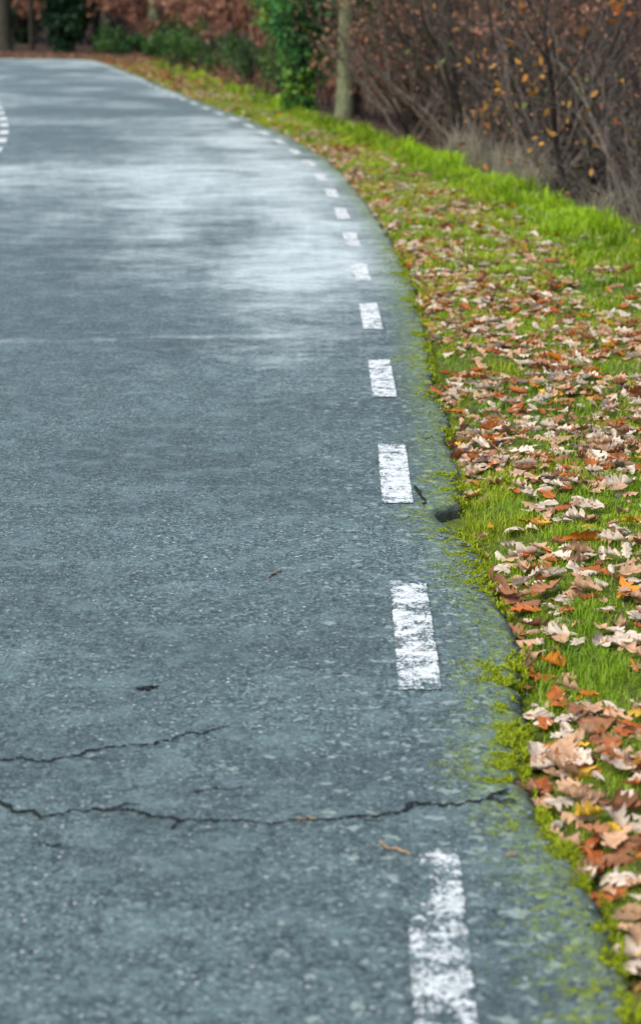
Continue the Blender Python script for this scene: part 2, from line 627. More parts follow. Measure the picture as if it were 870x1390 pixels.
face_k = np.tile(np.arange(nc - 1), nr - 1)
road = mesh_np('road', V.reshape(-1, 3), [quads], M_ROAD, extra={'edge_d': np.stack(ed, 1).ravel(), 'wear_sheen': wear_sheen_at(vx, vy)})
road.data.polygons.foreach_set('use_smooth', face_k >= 4)
tag(road, 'narrow grey asphalt road curving left', 'road', kind='structure')


def road_z(x, y):
    return (fbm(x * 1.2, y * 1.2, 21, 2) - .5) * .008


# painted dashes, 1 m with 1 m gaps
s1 = float(to_so(*[np.array([v]) for v in ground(566, 937)])[0][0])


def dash(s0, off, w, seed, worn):
    ss = np.arange(0, 1.0001, .02)
    oo = np.linspace(-w / 2, w / 2, 13)
    A, B = np.meshgrid(ss + s0, oo + off, indexing='ij')
    A = A + (rng.random(A.shape) - .5) * .006
    B = B + (rng.random(B.shape) - .5) * .003
    x_, y_ = at_s(A.ravel(), B.ravel())
    z = road_z(x_, y_) + .0032
    n0, n1 = A.shape
    i = np.arange(n1 - 1)[None, :] + n1 * np.arange(n0 - 1)[:, None]
    q = np.stack([i, i + n1, i + n1 + 1, i + 1], -1).reshape(-1, 4)
    t = np.abs(A.ravel() - s0 - .5) * 2
    lat = np.abs(B.ravel() - off) / (w / 2)
    wn = worn + .09 * sstep(.93, 1, t) + .03 * sstep(.86, 1, lat) + .05 * (fbm(A.ravel() * 7, B.ravel() * 20, 47) - .5)
    if seed == -1:
        wn = wn + .16 * sstep(.35, 1.0, (A.ravel() - s0)) * sstep(.2, -.8, (B.ravel() - off) / (w / 2))
    o = mesh_np('edge_line_dash', np.stack([x_, y_, z], 1), [q], M_PAINT, extra={'worn': wn}, parent=road)
    return o


k = -3
while True:
    s0 = s1 + k * 2.0
    if s0 > S[-1] - 6:
        break
    if s0 > .5:
        worn = {-1: .02, 0: .0, 1: -.025, 2: -.03}.get(k, -.035)
        dash(s0, 0, .105, k, worn)
    k += 1
sl = float(to_so(np.array([-4.6]), np.array([31.0]))[0][0])
k = -14
while sl + k * 2 < S[-1] - 6:
    if sl + k * 2 > .5:
        dash(sl + k * 2, -3.55, .12, 99, -.08)
    k += 1


# cracks, as dark irregular openings in the surface
def crack(pts, w0, seed, taper=(0, 1)):
    r = random.Random(seed)
    G = [ground(*p) for p in pts]
    for it in range(5):
        out = [G[0]]
        for a, b_ in zip(G[:-1], G[1:]):
            L = np.linalg.norm(b_ - a)
            mid = (a + b_) / 2 + np.array([r.gauss(0, .04), r.gauss(0, .16)]) * L
            out += [mid, b_]
        G = out
    G = np.array(G)
    n = len(G)
    t = np.linspace(0, 1, n)
    wd = w0 * (.15 + 1.5 * np.array([r.random() for _ in range(n)])) * (.5 + vnoise(t * 14, t * 0, seed))
    wd *= np.where(taper[0], sstep(0, .2, t), 1) * np.where(taper[1], 1 - sstep(.7, 1, t), 1)
    d = np.gradient(G, axis=0)
    d /= np.linalg.norm(d, axis=1)[:, None] + 1e-9
    nn = np.stack([-d[:, 1], d[:, 0]], 1)
    a, b_ = G + nn * wd[:, None] / 2, G - nn * wd[:, None] / 2
    vs = np.concatenate([np.c_[a, road_z(a[:, 0], a[:, 1]) + .003], np.c_[b_, road_z(b_[:, 0], b_[:, 1]) + .003]])
    i = np.arange(n - 1)
    q = np.stack([i, i + n, i + n + 1, i + 1], 1)
    return mesh_np('crack', vs, [q], M_CRACK, parent=road)


crack([(-60, 1037), (0, 1032), (60, 1034), (120, 1020), (215, 1008), (290, 992), (345, 983)], .0085, 3, (0, 1))
crack([(-60, 1070), (0, 1088), (35, 1102), (80, 1106), (130, 1098), (180, 1101), (245, 1116), (345, 1118), (430, 1115), (520, 1107), (600, 1096), (655, 1086), (705, 1089)], .0105, 5, (0, 0))
crack([(662, 1086), (676, 1078), (694, 1075)], .010, 8)
crack([(253, 1079), (300, 1073), (345, 1066)], .004, 12, (1, 1))
crack([(184, 937), (196, 937), (206, 933), (214, 938)], .022, 14, (1, 1))
crack([(560, 655), (570, 672), (577, 690)], .014, 15, (1, 1))
crack([(245, 1116), (236, 1124), (230, 1129)], .006, 18)
crack([(150, 1099), (172, 1092), (200, 1094)], .005, 19)
crack([(95, 1027), (130, 1030), (150, 1027)], .004, 20)
crack([(470, 1111), (500, 1116), (525, 1113)], .004, 21)
crack([(35, 1146), (70, 1150), (92, 1146)], .005, 16, (1, 1))


# ------------------------------------------------------------------ blades of grass
def blades(x, y, z, h, w, lean, cols, name, mat, kind_label, bend=.5):
    n = len(x)
    az = rng.random(n) * 2 * np.pi
    dx, dy = np.cos(az), np.sin(az)
    px_, py_ = -dy, dx
    ln = lean * h
    v = np.empty((n, 5, 3), np.float32)
    base = np.stack([x, y, z], 1)
    side = np.stack([px_, py_, 0 * x], 1)
    dirv = np.stack([dx, dy, 0 * x], 1)
    up = np.array([0, 0, 1.0])
    v[:, 0] = base - side * (w / 2)[:, None]
    v[:, 1] = base + side * (w / 2)[:, None]
    midp = base + dirv * (ln * .35)[:, None] + up * (h * .6)[:, None]
    v[:, 2] = midp - side * (w * .38)[:, None]
    v[:, 3] = midp + side * (w * .38)[:, None]
    v[:, 4] = base + dirv * ln[:, None] + up * (h * np.clip(1 - .35 * lean, .3, 1))[:, None]
    i = np.arange(n) * 5
    q = np.stack([i, i + 1, i + 3, i + 2], 1)
    t = np.stack([i + 2, i + 3, i + 4], 1)
    c = np.repeat(cols, 5, 0).reshape(n, 5, 3).copy()
    return mesh_np(name, v.reshape(-1, 3), [q, t], mat, cols=c.reshape(-1, 3))


def verge_points(n, y0, y1, power=1.0, dmin=-.01, dmax=None):
    """random places on the right verge, between two distances"""
    sa = float(to_so(np.array([.4]), np.array([y0]))[0][0])
    sb = float(to_so(*[np.array([v]) for v in [np.interp(y1, C[:, 1][:760], C[:, 0][:760]), y1]])[0][0])
    s = sa + (sb - sa) * rng.random(n) ** power
    x0, y0_ = at_s(s, 0)
    w = verge_w(None, y0_) if dmax is None else dmax
    d = dmin + (w - dmin) * rng.random(n)
    x_, y_ = at_s(s, edge_off(s) + d)
    return s, d, x_, y_


SN = float(to_so(*[np.array([v]) for v in ground(596, 692)])[0][0])       # the broken notch in the asphalt edge


def grass_patch(n, y0, y1, hb, wb, power=1.0, dmax=None):
    s, d, x_, y_ = verge_points(n, y0, y1, power, dmax=dmax)
    px_, py_, dep = project(x_, y_, 0 * x_)
    keep = (px_ < 1000)
    # sparser, mossy close to the asphalt and where the leaves lie thickest
    dens = fbm(x_ * 3.2, y_ * 3.2, 51)
    keep &= ~((np.abs(s - SN) < .09) & (d < .09))
    keep &= rng.random(n) < np.clip(.35 + 1.3 * sstep(.3, .6, dens), 0, 1)
    s, d, x_, y_ = s[keep], d[keep], x_[keep], y_[keep]
    n = len(x_)
    w_ = verge_w(None, y_)
    crest = sstep(.55, .95, d / w_) * sstep(9, 16, y_)
    tuft = fbm(x_ * 5, y_ * 5, 61)
    h = hb * (.5 + .8 * rng.random(n)) * (.6 + .9 * sstep(.35, .7, tuft)) * (1 + crest * (.3 + 1.3 * sstep(.36, .72, fbm(x_ * 1.6 + 9, y_ * 1.1, 67))))
    h *= np.where(d < .05, .7, 1)
    wd = wb * (.6 + .8 * rng.random(n))
    lean = .25 + .9 * rng.random(n)
    big = fbm(x_ * 1.1, y_ * 1.1, 71)
    mixv = np.clip(rng.random(n) * .5 + sstep(.35, .65, big) * .5, 0, 1)[:, None]
    c = (1 - mixv) * np.array([.09, .21, .008]) + mixv * np.array([.31, .46, .012])
    yl = (sstep(.45, .65, fbm(x_ * 2.3, y_ * 2.3, 77)) * (1 - crest) * .6)[:, None]
    c = c * (1 - yl) + yl * np.array([.42, .48, .014])
    c = c * (1 - crest[:, None] * .9) + crest[:, None] * .9 * np.array([.33, .52, .010]) * ((.6 + .5 * rng.random(n)) * (.55 + .7 * sstep(.3, .6, fbm(x_ * 1.6, y_ * 1.2, 65))))[:, None]
    dry = (rng.random(n) < .04)
    c[dry] = np.array([.40, .36, .18])
    lip = (d < .05)[:, None] * (.3 + .7 * rng.random(n))[:, None]
    c = c * (1 - lip) + lip * np.array([.30, .40, .012])
    z = ground_z(x_, y_)
    return x_, y_, z - .004, h, wd, lean, c


gs = [grass_patch(80000, 3.0, 7.5, .032, .0026, .9, 1.1), grass_patch(64000, 7, 13, .038, .004, 1.0), grass_patch(60000, 12.5, 24, .055, .008, 1.15),
      grass_patch(26000, 23, 40, .06, .014, 1.0), grass_patch(9000, 39, 70, .06, .025, 1.0)]
G = [np.concatenate([p[j] for p in gs]) for j in range(7)]
tag(blades(*G, 'verge_grass', M_GRASS, ''), 'short bright green grass on the verge beside the asphalt', 'grass', kind='stuff')

# left verge inside the bend
n = 26000
s = rng.random(n) * (S[-1] - 6) + 2
o = LEFT - .02 - rng.random(n) ** 1.3 * 2.2
x_, y_ = at_s(s, o)
big = fbm(x_ * 1.5, y_ * 1.5, 71)[:, None]
c = (1 - big) * np.array([.08, .17, .01]) + big * np.array([.22, .36, .014])
tag(blades(x_, y_, ground_z(x_, y_) - .004, .05 + .06 * rng.random(n), .008 + .012 * rng.random(n), .3 + .8 * rng.random(n), c, 'verge_grass', M_GRASS, ''),
    'green grass along the inside of the bend', 'grass', kind='stuff')

# moss shoots on the crumbling asphalt edge
n = 260000
s = S0 - 1.5 + rng.random(n) ** 1.2 * 13
d = -.025 + rng.exponential(.06, n)
x_, y_ = at_s(s, edge_off(s) - d)
mk = fbm(x_ * 26, y_ * 20, 81, 4) * .6 + fbm(x_ * 3, y_ * 3, 83, 2) * .4
sn = SN
keep = (mk > .515 + .9 * np.clip(d, 0, .3)) & (d < .2) & ~(np.abs(s - sn) < .10)
x_, y_, d, mk = x_[keep], y_[keep], d[keep], mk[keep]
n = len(x_)
z = np.where(d > .008, road_z(x_, y_) - .004, -.012 - .035 * rng.random(n))
h = (.002 + .003 * rng.random(n)) * (.6 + 1.6 * sstep(.5, .7, mk)) + np.where(d < .012, .003 + .012 * rng.random(n) ** 2, 0)
c = np.array([.12, .16, .008]) + rng.random(n)[:, None] * np.array([.28, .33, .004])
tag(blades(x_, y_, z, h, .0022 + .0022 * rng.random(n), .3 + .9 * rng.random(n), c, 'moss', M_MOSS, ''), 'yellow green moss growing along the broken asphalt edge', 'moss', kind='stuff')


# crumbs broken off the asphalt edge
n = 2600
s = S0 - 1.2 + rng.random(n) ** 1.2 * 12
d = rng.normal(0, .05, n) - .01
sel = rng.random(n) < np.clip(1.6 * sstep(.42, .62, fbm(s * 2, s * 0, 87)), .1, 1)
s, d = s[sel], d[sel]
n = len(s)
x_, y_ = at_s(s, edge_off(s) + d)
z = np.where(d < 0, road_z(x_, y_), ground_z(x_, y_)) + .002
octv = np.array([[1, 0, 0], [0, 1, 0], [-1, 0, 0], [0, -1, 0], [0, 0, .7], [0, 0, -.7]])
octf = np.array([[0, 1, 4], [1, 2, 4], [2, 3, 4], [3, 0, 4], [1, 0, 5], [2, 1, 5], [3, 2, 5], [0, 3, 5]])
rad = (.0022 + .0065 * rng.random(n) ** 3)[:, None, None]
a_ = rng.random(n) * 6.28
V = octv[None] * (.6 + .8 * rng.random((n, 6, 1))) * rad
V = np.stack([V[..., 0] * np.cos(a_)[:, None] - V[..., 1] * np.sin(a_)[:, None], V[..., 0] * np.sin(a_)[:, None] + V[..., 1] * np.cos(a_)[:, None], V[..., 2]], -1)
V = V + np.stack([x_, y_, z], 1)[:, None, :]
F = (octf[None] + 6 * np.arange(n)[:, None, None]).reshape(-1, 3)
tag(mesh_np('asphalt_crumbs', V.reshape(-1, 3), [F], mat_plain('crumb_stone', (.13, .165, .165)), smooth=False), 'loose crumbs and grit along the broken asphalt edge', 'grit', kind='stuff')


# ------------------------------------------------------------------ fallen oak leaves
def oak_leaf(seed, rows=22, across=4, L=1.0):
    r = random.Random(seed)
    t = np.linspace(0, 1, rows)
    lobes = r.uniform(3.6, 5.0)
    ph = r.uniform(0, .4)
    env = .30 * np.sin(np.pi * np.clip(t, 0, 1) ** r.uniform(.95, 1.25)) ** .8 + .012
    hws = []
    for sd in (0, 1):
        p = ph + sd * r.uniform(.0, .35)
        lob = np.abs(np.sin(np.pi * (lobes * t + p))) ** .8
        hws.append(env * (.36 + .85 * lob))
    u = np.linspace(-1, 1, 2 * across + 1)
    V = np.zeros((rows, len(u), 3))
    curl = r.uniform(-.6, 1.0) if r.random() < .7 else r.uniform(1.0, 2.2)
    bend = r.uniform(-.5, .8)
    twist = r.uniform(-.5, .5)
    rip = r.uniform(.015, .05)
    for j, uu in enumerate(u):
        hw = hws[0] if uu < 0 else hws[1]
        lat = np.abs(uu) * hw
        sweep = .35 * lat
        V[:, j, 0] = t + sweep - .5
        a = curl * lat * 3.0
        V[:, j, 1] = np.sign(uu) * lat * np.cos(np.clip(a, -1.4, 1.4))
        V[:, j, 2] = lat * np.sin(np.clip(a, -1.4, 1.4)) * .9 + np.abs(uu) * .02 + rip * np.sin(t * 17 + uu * 4 + seed) * np.abs(uu)
    ang = bend * (t - .5)
    V[:, :, 2] += (np.sin(ang) * (t - .5))[:, None]
    V[:, :, 2] += (twist * (t - .5))[:, None] * V[:, :, 1]
    V[0, :, 1] *= .4
    nu = len(u)
    i = np.arange(nu - 1)[None, :] + nu * np.arange(rows - 1)[:, None]
    q = np.stack([i, i + 1, i + nu + 1, i + nu], -1).reshape(-1, 4)
    V = V.reshape(-1, 3)
    uu = np.tile(np.abs(u), rows)
    # petiole
    b0 = np.array([-.5, 0, V[nu // 2, 2]])
    pet = np.array([b0 + [0, -.008, 0], b0 + [0, .008, 0], b0 + [-.16, .022, .03], b0 + [-.16, .008, .03]])
    q = np.vstack([q, [[len(V), len(V) + 1, len(V) + 2, len(V) + 3]]])
    V = np.vstack([V, pet])
    uu = np.concatenate([uu, [0, 0, 0, 0]])
    return V * L, q, uu


KIND = {'tan': ((.60, .37, .22), .35), 'pale': ((.72, .60, .48), .33), 'brown': ((.30, .13, .06), .17), 'russet': ((.46, .13, .025), .12), 'orange': ((.66, .24, .02), .04), 'yellow': ((.75, .46, .04), .02)}
LAB = {'tan': 'tan brown fallen oak leaf lying in the grass of the verge', 'pale': 'pale greyish pink fallen oak leaf lying underside up on the verge',
       'brown': 'dark brown curled fallen oak leaf lying on the verge', 'russet': 'rust red fallen oak leaf lying on the verge',
       'orange': 'orange fallen oak leaf lying on the verge', 'yellow': 'yellow fallen oak leaf lying on the verge'}
knames = list(KIND)
kp = np.array([KIND[k][1] for k in knames])
kp /= kp.sum()


def leaf_cols(kind, uu, r):
    c = np.array(KIND[kind][0]) * r.uniform(.85, 1.12)
    mid = np.array(c) * (.72 if kind != 'brown' else 1.4)
    return mid + (c - mid) * np.clip(uu * 3, 0, 1)[:, None]


protos = {}
for kn in knames:
    protos[kn] = []
    for j in range(5 if kn in ('tan', 'pale', 'brown') else 3):
        sd = len(protos[kn]) * 31 + knames.index(kn) * 7 + 1
        Vv, q, uu = oak_leaf(sd)
        o = mesh_np('fallen_leaf', Vv, [q], M_FALLEN, cols=leaf_cols(kn, uu, random.Random(sd)))
        tag(o, LAB[kn], 'leaf', 'fallen oak leaves on the verge')
        protos[kn].append(o)

# scatter: candidates over the whole verge, thinned by drifts
cand = []
for (n, y0, y1, pw, dm) in ((520, 2.7, 4.9, 1, 1.0), (2500, 3.0, 8, .9, 1.25), (6400, 7.5, 15, 1, None), (6400, 14, 26, 1, None), (3200, 25, 45, 1, None), (1900, 44, 78, 1, None)):
    s, d, x_, y_ = verge_points(n, y0, y1, pw, dmin=.01, dmax=dm)
    w = verge_w(None, y_)
    rel = d / w
    bare = sstep(.45, .72, rel + .25 * (fbm(x_ * 3, y_ * 2, 95) - .5)) * sstep(8.5, 13, y_) * (1 - sstep(34, 46, y_))
    drift = sstep(.30, .56, fbm(x_ * 3.6, y_ * 2.2, 91)) * .78 + .15
    keep = (rng.random(n) < drift * (1 - bare * .95)) & ~((np.abs(s - SN) < .22) & (d < .16))
    cand.append(np.stack([x_, y_, d], 1)[keep])
cand = np.concatenate(cand)
sizes = .078 * (.5 + .85 * rng.random(len(cand)) ** 1.3)
cz = ground_z(cand[:, 0], cand[:, 1]) + .012 + .022 * rng.random(len(cand))
px_, py_, dep = project(cand[:, 0], cand[:, 1], cz)
infr = (px_ > -10) & (px_ < 882) & (py_ > 0) & (py_ < 1400)
score = np.where(infr, (sizes / dep) ** 2 * (1.6 / dep + .2), 0)
order = np.argsort(-score)
kinds = rng.choice(len(knames), len(cand), p=kp)

# leaves that stand out in the photograph, set down where they were surveyed
special = [
    ((785, 757), 'orange', .13, 'bright orange oak leaf, the largest orange one, among tan leaves', .12, (30, 4, 20)),
    ((736, 720), 'yellow', .055, 'small golden yellow leaf alone on green grass near the asphalt notch', .02, (5, 5, 10)),
    ((852, 715), 'yellow', .06, 'upright yellow leaf standing in the grass at the far right', .03, (60, 10, 30)),
    ((842, 668), 'pale', .12, 'whitish lobed oak leaf alone on the grass, highest large pale one at right', .03, (10, 5, 200)),
    ((715, 752), 'pale', .13, 'large pale oak leaf at the left of the pale drift beside the asphalt edge', .03, (14, 12, 160)),
    ((838, 880), 'pale', .11, 'pale oak leaf on the grass right of the mossy asphalt corner', .03, (8, -10, 20)),
    ((757, 942), 'tan', .05, 'small peach coloured leaf lying level with the dash end beside the asphalt', .03, (4, 3, 80)),
    ((765, 1040), 'tan', .11, 'broad brown leaf with light rim lying on pale leaves beside the crack', .045, (18, -18, 150)),
    ((866, 1056), 'yellow', .05, 'small apricot leaf at the right border of the verge', .04, (10, 5, 60)),
    ((672, 782), 'brown', .15, 'long rolled brown leaf leaning against the broken asphalt edge', .0, (62, 5, 118)),
    ((840, 1105), 'brown', .12, 'large dull brown leaf lying lowest right in the thick leaves', .04, (10, 14, 30)),
    ((693, 1165), 'tan', .022, 'tiny cream leaf scrap lying on the bare asphalt', -9, (2, 2, 15)),
    ((620, 553), 'russet', .11, 'long rust red leaf lying flat at the asphalt edge', .03, (6, 10, 5)),
    ((800, 700), 'pale', .10, 'pale pinkish oak leaf behind the bright orange leaf', .03, (20, 4, 30)),
]
n_ind = 300 - len(special) - 4
chosen, rest = [j for j in order[:n_ind] if score[j] > 0], None
cset = set(chosen)
used = {}


def put_leaf(kn, x, y, z, size, rot, label=None):
    L = protos[kn]
    j = used.get(kn, 0)
    used[kn] = j + 1
    o = L[j] if j < len(L) else link(L[j % len(L)].copy())
    o.location = (x, y, z)
    o.scale = (size, size * random.uniform(.85, 1.15), size * random.uniform(.8, 1.2))
    o.rotation_euler = rot
    if label:
        o['label'] = label
    return o


for j in chosen:
    put_leaf(knames[kinds[j]], cand[j, 0], cand[j, 1], cz[j], sizes[j],
             (random.gauss(0, .2) + (math.pi if random.random() < .35 else 0), random.gauss(0, .17), random.uniform(0, 6.28)))
for (p, kn, size, lab, dz, rot) in special:
    x, y = ground(*p)
    z = (road_z(np.array([x]), np.array([y]))[0] + .006) if dz == -9 else float(ground_z(np.array([x]), np.array([y]))[0]) + .02 + max(0, dz * .3)
    o = put_leaf(kn, x, y, z, size, tuple(R(a) for a in rot), lab)
    if 'group' in o:
        del o['group']
# protos never placed are not part of the scene
for kn in knames:
    for j, o in enumerate(protos[kn]):
        if j >= used.get(kn, 0):
            bpy.data.objects.remove(o)

# the rest of the leaves, smaller in view: one carpet
restj = [j for j in range(len(cand)) if j not in cset]
LV = [oak_leaf(700 + j, rows=15, across=2) for j in range(8)]


def leaf_cloud(name, xs, ys, zs, size, kinds_, tilt=.24):
    VV, QQ, CC, base = [], [], [], 0
    for a in range(len(xs)):
        Vv, q, uu = LV[a % 8]
        M = np.array(Euler((random.gauss(0, tilt) + (math.pi if random.random() < .35 else 0), random.gauss(0, tilt * .8), random.uniform(0, 6.28))).to_matrix())
        VV.append((Vv * size[a]) @ M.T + [xs[a], ys[a], zs[a]])
        QQ.append(q + base)
        CC.append(leaf_cols(knames[kinds_[a]], uu, random))
        base += len(Vv)
    return mesh_np(name, np.concatenate(VV), [np.concatenate(QQ)], M_FALLEN, cols=np.concatenate(CC))


sz = sizes[restj] * np.where(cand[restj, 1] > 20, 1.15, 1.0)
tag(leaf_cloud('fallen_leaves', cand[restj, 0], cand[restj, 1], cz[restj], sz, kinds[restj]),
    'carpet of small brown and tan fallen leaves on the grass verge', 'leaves', kind='stuff')

# leaf litter in the wood behind the far bend
n = 2600
s = Sfar - 26 + rng.random(n) * 42
o = .4 + rng.random(n) ** 1.4 * 6
x_, y_ = at_s(s, o)
tag(leaf_cloud('fallen_leaves', x_, y_, ground_z(x_, y_) + .03, .12 + .08 * rng.random(n), rng.choice([0, 2, 2, 3], n)), 'rusty leaf litter beside the far bend', 'leaves', kind='stuff')


# ------------------------------------------------------------------ branching plants
def tube(pts, rad, sides=5):
    pts = np.asarray(pts, float)
    d = np.gradient(pts, axis=0)
    d /= np.linalg.norm(d, axis=1)[:, None] + 1e-9
    ref = np.array([.31, .17, .93]) if abs(d[0][2]) < .8 else np.array([.93, .2, .1])
    a = np.cross(d, ref)
    a /= np.linalg.norm(a, axis=1)[:, None] + 1e-9
    b_ = np.cross(d, a)
    ang = np.arange(sides) * 2 * np.pi / sides
    ring = pts[:, None, :] + np.asarray(rad)[:, None, None] * (np.cos(ang)[None, :, None] * a[:, None, :] + np.sin(ang)[None, :, None] * b_[:, None, :])
    n = len(pts)
    i = np.arange(sides)[None, :] + sides * np.arange(n - 1)[:, None]
    j = (np.arange(sides)[None, :] + 1) % sides + sides * np.arange(n - 1)[:, None]
    q = np.stack([i, j, j + sides, i + sides], -1).reshape(-1, 4)
    return ring.reshape(-1, 3), q


class Plant:
    def __init__(self, seed):
        self.r = random.Random(seed)
        self.V, self.Q, self.n, self.tips = [], [], 0, []

    def add(self, pts, rad, sides=5):
        v, q = tube(pts, rad, sides)
        self.V.append(v)
        self.Q.append(q + self.n)
        self.n += len(v)

    def branch(self, p, d, L, r0, depth, kids=(3, 5), up=.12, wander=.22, ratio=.62, spread=.9, tip=.3):
        r = self.r
        k = max(4, int(5 + depth * 2))
        pts = [np.array(p, float)]
        d = np.array(d, float)
        for i in range(k):
            d = d + np.array([r.gauss(0, wander), r.gauss(0, wander), r.gauss(0, wander) + up]) * .55
            d /= np.linalg.norm(d)
            pts.append(pts[-1] + d * L / k)
        rad = np.linspace(r0, max(r0 * tip, .0012), k + 1)
        self.add(pts, rad, 6 if r0 > .02 else (4 if r0 > .004 else 3))
        if depth == 0:
            self.tips += pts[2:]
            return
        for c in range(r.randint(*kids)):
            j = r.randint(max(1, k // 3), k)
            q = pts[j]
            dd = pts[j] - pts[j - 1]
            dd /= np.linalg.norm(dd)
            side = np.array([r.gauss(0, 1), r.gauss(0, 1), r.gauss(0, .6)])
            side -= dd * side.dot(dd)
            side /= np.linalg.norm(side) + 1e-9
            nd = dd + side * r.uniform(.4, spread)
            nd /= np.linalg.norm(nd)
            self.branch(q, nd, L * ratio * r.uniform(.7, 1.2), max(rad[j] * .62, .0014), depth - 1, kids, up, wander, ratio, spread, tip)

    def mesh(self, name, mat, parent):
        return mesh_np(name, np.concatenate(self.V), [np.concatenate(self.Q)], mat, parent=parent)


def leaf_quads(pts, size, cols, seed, name, mat, parent, per=1, jit=.05, droop=.0, asp=.55):
    """small folded leaves (two triangles meeting at a midrib)"""
    r = np.random.default_rng(seed)
    pts = np.repeat(np.asarray(pts, float), per, 0)
    n = len(pts)
    pts = pts + r.normal(0, jit, (n, 3))
    d = r.normal(0, 1, (n, 3))
    d[:, 2] -= droop
    d /= np.linalg.norm(d, axis=1)[:, None]
    u = np.cross(d, r.normal(0, 1, (n, 3)))
    u /= np.linalg.norm(u, axis=1)[:, None] + 1e-9
    nn = np.cross(d, u)
    L = size * (.6 + .8 * r.random(n))
    w = L * asp * .5
    fold = .25 * w
    v = np.empty((n, 6, 3))
    v[:, 0] = pts
    v[:, 1] = pts + d * (L * .35)[:, None] + u * w[:, None] + nn * fold[:, None]
    v[:, 2] = pts + d * (L * .75)[:, None] + u * (w * .75)[:, None] + nn * fold[:, None]
    v[:, 3] = pts + d * L[:, None]
    v[:, 4] = pts + d * (L * .75)[:, None] - u * (w * .75)[:, None] + nn * fold[:, None]
    v[:, 5] = pts + d * (L * .35)[:, None] - u * w[:, None] + nn * fold[:, None]
    i = np.arange(n) * 6
    q = np.concatenate([np.stack([i, i + 1, i + 2, i + 3], 1), np.stack([i, i + 3, i + 4, i + 5], 1)])
    cols = np.asarray(cols, float)
    clump = (fbm(pts[:, 0] * 2.2 + seed, pts[:, 2] * 2.2, seed) + fbm(pts[:, 1] * 2.2, pts[:, 2] * 2.2 + 5, seed + 3)) / 2
    pick = np.clip((clump - .3) / .4 * .6 + r.random(n) * .5, 0, .999)
    ci = (pick * len(cols)).astype(int)
    c = cols[ci] * (.8 + .4 * r.random(n))[:, None]
    return mesh_np(name, v.reshape(-1, 3), [q], mat, cols=np.repeat(c, 6, 0), parent=parent, smooth=False)


def at_px(px, D):
    """place on the ground at distance D whose foot is seen in photograph column px"""
    x = 0.0
    z = 0.0
    for _ in range(4):
        dep = D * CT - (z - CAM_H) * ST
        x = (px - W_PX / 2) / F_PX * dep
        z = float(ground_z(np.array([x]), np.array([D]))[0])
    return (x, D, z - .03)


RUST = [(.12, .055, .035), (.21, .10, .062), (.31, .145, .09), (.38, .21, .14)]
GREEN = [(.018, .05, .018), (.03, .09, .022), (.055, .13, .025), (.09, .17, .03)]
IVY = [(.02, .085, .028), (.035, .15, .04), (.07, .23, .045), (.18, .32, .04)]

# --- ivy clad tree by the crest
def ivy_tree(px, D, label, H=7.5, r0=.13, seed=1, bulge=None, col=IVY, n_shell=2600, n_crown=5200, lsz=.07):
    loc = at_px(px, D)
    t = thing('ivy_clad_tree', label, 'tree', loc)
    pl = Plant(seed)
    r = pl.r
    pts = [np.array([0, 0, -.2])]
    for i in range(12):
        pts.append(pts[-1] + np.array([r.gauss(0, .03), r.gauss(0, .03), H / 12]))
    pts = np.array(pts)
    pl.add(pts, np.linspace(r0, r0 * .45, 13), 9)
    for i in range(4, 13):
        for k in range(3):
            a = r.uniform(0, 6.28)
            pl.branch(pts[i], (math.cos(a), math.sin(a), .5), r.uniform(.8, 1.5), .03, 1, (3, 4))
    pl.mesh('trunk', M_DARKBARK, t)
    g2 = np.random.default_rng(seed)
    # ivy coat on the stem, then a mass of shoots that bulges out higher up
    z = g2.random(n_shell) * 2.2
    a = g2.random(n_shell) * 6.28
    rr = r0 + .02 + .08 * g2.random(n_shell) ** 2 + .07 * fbm(a * 2, z * 3, seed) + (np.interp(z, [0, .5, .9, 2], [0.02, 0, .06, .2]))
    shell = np.stack([np.cos(a) * rr + np.interp(z, pts[:, 2], pts[:, 0]), np.sin(a) * rr + np.interp(z, pts[:, 2], pts[:, 1]), z], 1)
    leaf_quads(shell, lsz, col, seed + 1, 'ivy', M_FOLIAGE, t, 1, .03, .8, .8)
    cl = []
    for (cx, cz, rx, rz, m) in bulge:
        k = 26
        cen = g2.normal(0, 1, (k, 3))
        cen /= np.linalg.norm(cen, axis=1)[:, None]
        cen *= (g2.random(k) ** .5)[:, None]
        for c_ in cen:
            q = g2.normal(0, 1, (m // k, 3))
            q /= np.linalg.norm(q, axis=1)[:, None]
            q = q * (.35 + .65 * g2.random(len(q)) ** .4)[:, None] * .32
            cl.append(np.array([cx, 0, cz]) + (c_ + q) * np.array([rx, rx, rz]))
    leaf_quads(np.concatenate(cl), lsz * 1.05, col, seed + 2, 'crown', M_FOLIAGE, t, 1, .04, .6, .75)
    return t


ivy_tree(408, 35.3, 'ivy clad tree with bushy green crown beside the bare grey trunk', bulge=[(-.05, 1.95, 1.0, .68, 6200), (.72, 1.62, .46, .55, 2600), (0, 3.1, .6, .8, 1200), (.1, 4.8, .8, 1.0, 1600)], seed=5)
ivy_tree(88, 88, 'dark green ivy clad tree standing behind the far bend of the road', H=9, r0=.22, seed=9,
         bulge=[(0, 1.3, 1.0, 1.2, 4200), (.5, 2.8, 1.4, 1.5, 3600), (-.6, 3.4, 1.5, 1.6, 3000), (0, 6, 2.3, 2.4, 4200)], n_shell=2600, lsz=.14,
         col=[(.006, .024, .012), (.010, .040, .016), (.016, .06, .02), (.03, .075, .02)])


